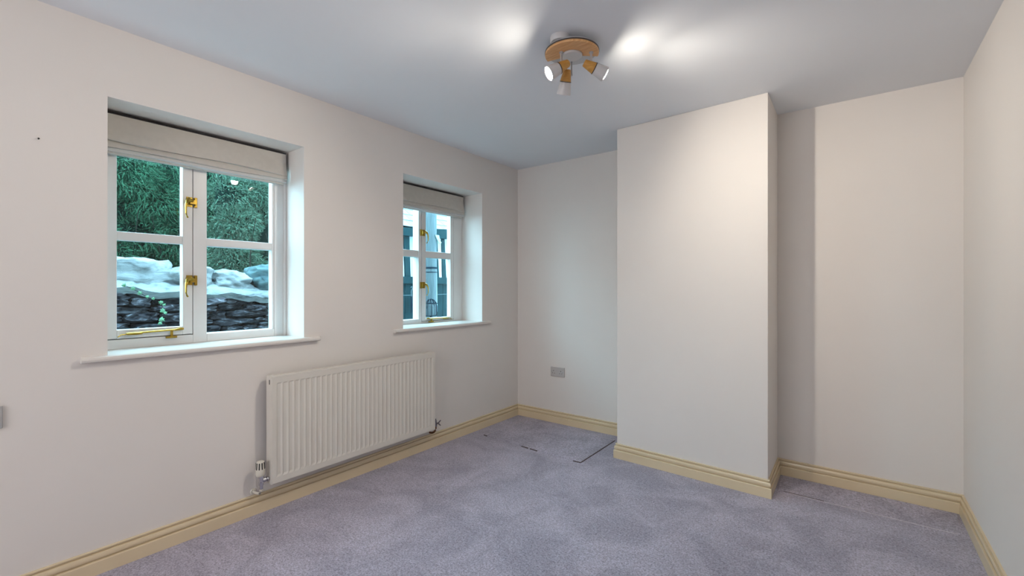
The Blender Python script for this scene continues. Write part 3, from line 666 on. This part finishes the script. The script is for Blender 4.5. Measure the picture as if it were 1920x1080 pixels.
# ivy
iv = thing('ivy_vine', (-4.24, 1.05, 0.9), 'trailing ivy with pale green leaves on the dark stones', 'ivy')
ivp = [(-4.235, 0.865, 1.262), (-4.225, 0.90, 1.25), (-4.22, 0.955, 1.215), (-4.215, 1.00, 1.18), (-4.22, 1.035, 1.16), (-4.215, 1.075, 1.135), (-4.215, 1.105, 1.095), (-4.215, 1.10, 1.035), (-4.215, 1.10, 0.975)]
link('stem', MB().tube(ivp, 0.002, 6), 'bark', iv, smooth=True)
def ivy_leaf(c, s, a):
    base = [(0, -0.9), (0.35, -0.75), (0.95, -0.55), (0.55, -0.05), (0.85, 0.35), (0.3, 0.35), (0, 1.0), (-0.3, 0.35), (-0.85, 0.35), (-0.55, -0.05), (-0.95, -0.55), (-0.35, -0.75)]
    m_ = MB(); n_ = len(base); ca, sa = math.cos(a), math.sin(a)
    tl = random.uniform(-.3, .5); P = []
    for dx in (0, -0.0015):
        P.append((c[0] + 0.006 + dx, c[1], c[2]))
        for u, v in base:
            yy, zz_ = (u*ca - v*sa) * s, (u*sa + v*ca) * s; P.append((c[0] + 0.002 + dx - abs(u) * s * 0.25 + zz_ * tl, c[1] + yy, c[2] + zz_))
    F = [(0, 1 + k, 1 + (k+1) % n_) for k in range(n_)] + [(n_+1, n_+2 + (k+1) % n_, n_+2 + k) for k in range(n_)] + [(1+k, n_+2+k, n_+2+(k+1) % n_, 1+(k+1) % n_) for k in range(n_)]
    m_.add(P, F); return link('leaf', m_, 'ivy', iv)
for (c, s) in [((-4.20, 0.875, 1.262), 0.016), ((-4.20, 0.925, 1.238), 0.018), ((-4.195, 0.962, 1.205), 0.018), ((-4.195, 1.005, 1.175), 0.014), ((-4.20, 1.045, 1.162), 0.013), ((-4.195, 1.088, 1.130), 0.018), ((-4.19, 1.11, 1.112), 0.013), ((-4.195, 1.102, 1.070), 0.021), ((-4.19, 1.118, 1.050), 0.014), ((-4.195, 1.098, 0.998), 0.022), ((-4.19, 1.085, 0.970), 0.016)]:
    ivy_leaf(c, s, random.uniform(-2.6, 2.6))

# ------------------------------------------------------------------ outside: hedge shrubs
def spray_template(nl, length, lw, ll):
    """stem with flat leaflets both sides, along +x, returns verts and quads"""
    v = []; f = []
    v += [(0, -0.0012, 0), (length, 0, 0), (0, 0.0012, 0)]; f.append((0, 1, 2, 2))
    for i in range(nl):
        t = (i + 1) / (nl + 0.5); sgn = 1 if i % 2 else -1; x = t * length; L_ = ll * (1.0 - 0.55 * t)
        ang = 0.85 - 0.3 * t; dx, dy = math.cos(ang) * L_, math.sin(ang) * L_ * sgn
        px, py = -math.sin(ang) * lw * sgn, math.cos(ang) * lw
        b = len(v); zz_ = 0.25 * L_
        v += [(x, 0, 0), (x + dx*0.5 + px, dy*0.5 + py*1, zz_*0.6), (x + dx, dy, 0.0), (x + dx*0.5 - px, dy*0.5 - py*1, -0.002)]
        f.append((b, b+1, b+2, b+3))
    return np.array(v), np.array(f)
def foliage(name, parent, m, lobes, per, tmpl, smin, smax, droop):
    tv, tf = tmpl; nv = len(tv); off = np.array(root_loc(parent)); VS = []; FS = []; cnt = 0
    for (c, r) in lobes:
        k = int(per * (r / 0.3) ** 2 * (1.0 if c[2] > 1.25 else 0.3))
        d = rng.normal(size=(k, 3)); d[:, 0] = np.abs(d[:, 0]) * 1.0 - 0.25; d[:, 2] += 0.15
        d /= np.linalg.norm(d, axis=1)[:, None]
        rad = r * rng.uniform(0.72, 1.12, size=(k, 1)); pos = np.array(c) + d * rad * np.array([0.8, 1, 0.8])
        ax = d + rng.normal(scale=0.55, size=(k, 3)); ax[:, 2] -= droop; ax /= np.linalg.norm(ax, axis=1)[:, None]
        ref = rng.normal(size=(k, 3)) * 0.5 + np.array([0.3, 0, 1.0]); b_ = np.cross(ref, ax); b_ /= np.linalg.norm(b_, axis=1)[:, None]; n_ = np.cross(ax, b_)
        s = rng.uniform(smin, smax, size=(k, 1, 1))
        P = (tv[None, :, 0:1] * ax[:, None, :] + tv[None, :, 1:2] * b_[:, None, :] + tv[None, :, 2:3] * n_[:, None, :]) * s + pos[:, None, :]
        P[:, :, 2] -= (tv[None, :, 0] ** 2) * 1.5 * s[:, :, 0]
        VS.append(P.reshape(-1, 3) - off); FS.append((tf[None] + (np.arange(k) * nv)[:, None, None] + cnt).reshape(-1, 4)); cnt += k * nv
    V = np.concatenate(VS); F = np.concatenate(FS)
    me = bpy.data.meshes.new(name)
    loops = []; starts = []; tot = 0; 
    tri = F[:, 2] == F[:, 3]
    sizes = np.where(tri, 3, 4); starts = np.concatenate([[0], np.cumsum(sizes)[:-1]])
    mask = np.ones(F.shape, bool); mask[tri, 3] = False; li = F[mask]
    me.vertices.add(len(V)); me.vertices.foreach_set('co', V.astype(np.float32).ravel())
    me.loops.add(len(li)); me.loops.foreach_set('vertex_index', li.astype(np.int32))
    me.polygons.add(len(F)); me.polygons.foreach_set('loop_start', starts.astype(np.int32)); me.polygons.foreach_set('loop_total', sizes.astype(np.int32))
    me.update(calc_edges=True); me.materials.append(M[m])
    o_ = bpy.data.objects.new(name, me); COL.objects.link(o_); o_.parent = parent; o_['kind'] = 'stuff'
    return o_
def shrub(name, label, x, ya, yb, ztop, m, tmpl, per, smin, smax, droop, seed, nl, xo=(-0.12, 0.22), rr=(0.20, 0.36), depth=0.75):
    random.seed(seed)
    root = thing(name, (x, (ya+yb)/2, 0.25), label, 'shrub')
    lobes = []
    for i in range(nl):
        y = random.uniform(ya, yb); z_ = random.uniform(0.95, ztop - 0.15); r = random.uniform(*rr)
        xx = x + random.uniform(*xo) - 0.35 * max(0, (z_ - ztop + 0.6)) ** 1.0
        lobes.append(((xx, y, z_), r))
    foliage('foliage', root, m, lobes, per, tmpl, smin, smax, droop)
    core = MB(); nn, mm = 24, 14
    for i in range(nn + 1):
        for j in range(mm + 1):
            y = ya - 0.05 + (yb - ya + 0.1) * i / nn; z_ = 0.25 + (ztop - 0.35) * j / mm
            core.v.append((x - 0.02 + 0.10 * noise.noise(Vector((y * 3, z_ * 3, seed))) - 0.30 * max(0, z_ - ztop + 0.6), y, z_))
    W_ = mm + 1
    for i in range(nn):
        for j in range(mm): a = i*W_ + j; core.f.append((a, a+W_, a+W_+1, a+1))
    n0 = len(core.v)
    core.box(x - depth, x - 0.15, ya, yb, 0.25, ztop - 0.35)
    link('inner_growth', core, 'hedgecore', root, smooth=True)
    for q in range(7):
        y = ya + (yb - ya) * (q + 0.5) / 7; P = []; h0 = random.uniform(0.9, 1.4)
        for t in np.linspace(0, 1, 8): P.append((x + 0.15 + 0.22 * t + 0.03 * math.sin(t * 7 + q), y + 0.25 * t * math.sin(q * 2.3), h0 + 0.9 * t))
        link('branch', MB().tube(P, [0.012 * (1 - 0.75 * t) for t in np.linspace(0, 1, 8)], 6), 'bark', root, smooth=True)
    return root
shrub('yew_shrub', 'dark green feathery evergreen behind the left part of the stone wall', -6.60, -0.4, 2.35, 3.20, 'yew', spray_template(15, 0.085, 0.0028, 0.0135), 620, 0.6, 1.25, 0.22, 5, 92)
shrub('leafy_shrub', 'paler grey-green shrub behind the right part of the stone wall', -5.20, 1.95, 3.15, 2.72, 'bush', spray_template(11, 0.050, 0.0026, 0.0105), 2100, 0.6, 1.2, 0.06, 9, 52, (-0.10, 0.04), (0.16, 0.26), 0.45)

# ------------------------------------------------------------------ outside: timber pole, boards, outbuilding
pole = thing('timber_pole', (-3.95, 3.58, 0.25), 'pale weathered timber pole with dark bands outside the further window', 'pole')
link('shaft', MB().tube([(-3.95, 3.603, 0.25), (-3.95, 3.603, 1.6), (-3.95, 3.603, 3.6)], [0.078, 0.074, 0.068], 24), 'pole', pole, smooth=True)
for zc, hh in ((1.475, 0.010), (1.425, 0.004)):
    link('band', MB().lathe([(0.070, -hh), (0.0785, -hh), (0.0785, hh), (0.070, hh)], (-3.95, 3.603, zc), (0, 0, 1), 24), 'iron', pole, smooth=True)
link('step_bracket', MB().extr([(-3.87, 3.60, 1.86), (-3.87, 3.66, 1.86), (-3.87, 3.68, 1.79), (-3.87, 3.70, 1.78), (-3.87, 3.69, 1.765), (-3.87, 3.655, 1.77)], (0.008, 0, 0)), 'paleboard', pole)
bd = MB().extr([(-4.06, 3.72, 0.95), (-4.06, 3.80, 0.95), (-4.06, 3.79, 1.487), (-4.06, 3.71, 1.487)], (0.022, 0, 0))
bd2 = thing('leaning_board', (-4.06, 3.76, 0.25), 'pale upright board standing beside the timber pole', 'board')
link('board_face', bd, 'paleboard', bd2, bevel=0.002); link('board_foot', MB().box(-4.055, -4.04, 3.73, 3.79, 0.25, 0.95), 'darkwood', bd2)
cg = thing('wire_cage', (-3.72, 3.40, 0.85), 'small arched wire lantern cage in front of the timber pole', 'lantern')
for k in range(5):
    a = math.pi * k / 5; P = []
    for t in np.linspace(0, 1, 17):
        if t < 0.3: r, zz_ = 0.068, 0.93 + 0.10 * t / 0.3
        elif t > 0.7: r, zz_ = -0.068, 0.93 + 0.10 * (1 - t) / 0.3
        else: q = math.pi * (t - 0.3) / 0.4; r, zz_ = 0.068 * math.cos(q), 1.03 + 0.09 * math.sin(q)
        P.append((-3.72 + r * math.cos(a), 3.40 + r * math.sin(a), zz_))
    link('wire', MB().tube(P, 0.004, 6), 'iron', cg, smooth=True)
for zc in (0.935, 1.07):
    link('hoop', MB().tube([(-3.72 + 0.07 * math.cos(t), 3.40 + 0.07 * math.sin(t), zc) for t in np.linspace(0, 2*math.pi, 25)], 0.005, 6), 'iron', cg, smooth=True)
link('glass_jar', MB().lathe([(0, 0), (0.045, 0), (0.047, 0.07), (0.030, 0.12), (0, 0.125)], (-3.72, 3.40, 0.93), (0, 0, 1), 20), 'pole', cg, smooth=True)
link('stand', MB().tube([(-3.72, 3.40, 0.25), (-3.72, 3.40, 0.93)], [0.012, 0.012], 8), 'iron', cg)

fx = -5.0
scr = thing('timber_screen', (fx, 4.5, 0.25), 'dark stained timber screen with top beam, leaning uprights and boarded base', 'fence')
link('top_beam', MB().extr([(fx, 3.55, 1.955), (fx, 5.6, 2.015), (fx, 5.6, 2.19), (fx, 3.55, 2.05)], (0.06, 0, 0)), 'darkwood', scr)
def lean(y0a, y1a, y0b, y1b, zb=1.35, zt=2.0): 
    return link('upright', MB().extr([(fx - 0.03, y0b, zb), (fx - 0.03, y1b, zb), (fx - 0.03, y1a, zt), (fx - 0.03, y0a, zt)], (0.025, 0, 0)), 'darkwood', scr, bevel=0.003)
lean(4.07, 4.17, 4.10, 4.195); lean(4.255, 4.32, 4.29, 4.35); lean(4.62, 4.705, 4.66, 4.75); lean(4.80, 4.86, 4.82, 4.90); lean(3.80, 3.90, 3.84, 3.93); lean(4.98, 5.06, 5.02, 5.10); lean(5.18, 5.26, 5.22, 5.30)
link('mid_rail', MB().box(fx, fx + 0.05, 3.5, 5.6, 1.30, 1.40), 'darkwood', scr, bevel=0.004)
y = 3.5
while y < 5.6:
    link('base_board', MB().box(fx - 0.02, fx + 0.005, y, y + 0.142, 0.25, 1.32), 'darkwood', scr, bevel=0.003); y += 0.146
link('wire_rail', MB().tube([(fx + 0.07, 3.6, 1.135), (fx + 0.07, 5.5, 1.15)], 0.004, 6), 'pole', scr)
for yc in (4.14, 4.235, 4.33):
    P = [(fx + 0.07, yc, 1.12), (fx + 0.07, yc, 1.20), (fx + 0.08, yc + 0.015, 1.235), (fx + 0.08, yc + 0.005, 1.26), (fx + 0.08, yc - 0.015, 1.245)]
    link('iron_hook', MB().tube(P, 0.007, 8), 'pole', scr, smooth=True)
    link('iron_spike', MB().tube([(fx + 0.07, yc, 1.12), (fx + 0.07, yc + 0.004, 0.98), (fx + 0.07, yc, 0.88)], [0.009, 0.013, 0.004], 8), 'iron', scr, smooth=True)

ob = thing('outbuilding', (-6.2, 4.8, 0.25), 'pale rendered outbuilding with a pale slate roof behind the timber screen', 'building')
link('render_wall', MB().box(-7.5, -5.75, 3.75, 8.0, 0.25, 2.28), 'soffit', ob)
ex0, ez0, ex1, ez1 = -5.45, 2.20, -7.4, 3.65; sl_ = Vector((ex1 - ex0, 0, ez1 - ez0)); Ls = sl_.length; sl_.normalize(); nn_ = Vector((-sl_.z, 0, sl_.x)) * -1
nn_ = Vector((sl_.z * 1.0, 0, -sl_.x)) ; nn_ = nn_ if nn_.z > 0 else -nn_
link('roof_deck', MB().extr([(ex0, 3.6, ez0 - 0.03), (ex1, 3.6, ez1 - 0.03), (ex1, 3.6, ez1 - 0.09), (ex0, 3.6, ez0 - 0.09)], (0, 4.6, 0)), 'core', ob)
sm = MB()
u = sl_; c0 = Vector((0, 0, 0)); P = []
for a, b, c in ((0, 0, 0), (0, 1, 0), (1, 1, 0), (1, 0, 0), (0, 0, 1), (0, 1, 1), (1, 1, 1), (1, 0, 1)):
    P.append(u * (a * 0.235) + Vector((0, b * 0.238, 0)) + nn_ * (c * 0.010 + (0.012 if a == 0 else 0.0)))
sm.add(P, [(0,3,2,1),(4,5,6,7),(0,1,5,4),(1,2,6,5),(2,3,7,6),(3,0,4,7)])
slate_me = bpy.data.meshes.new('slate'); slate_me.from_pydata(sm.v, [], sm.f); slate_me.materials.append(M['slate'])
row = 0; d = 0.0
while d < Ls - 0.2:
    y = 3.6 - (0.12 if row % 2 else 0)
    while y < 8.1:
        o = bpy.data.objects.new('slate', slate_me); COL.objects.link(o); o.parent = ob
        p = Vector((ex0, y, ez0 - 0.02)) + sl_ * d - Vector(ob.location); o.location = p; o.rotation_euler = (random.uniform(-.01, .01), 0, random.uniform(-.015, .015))
        y += 0.245
    d += 0.205; row += 1
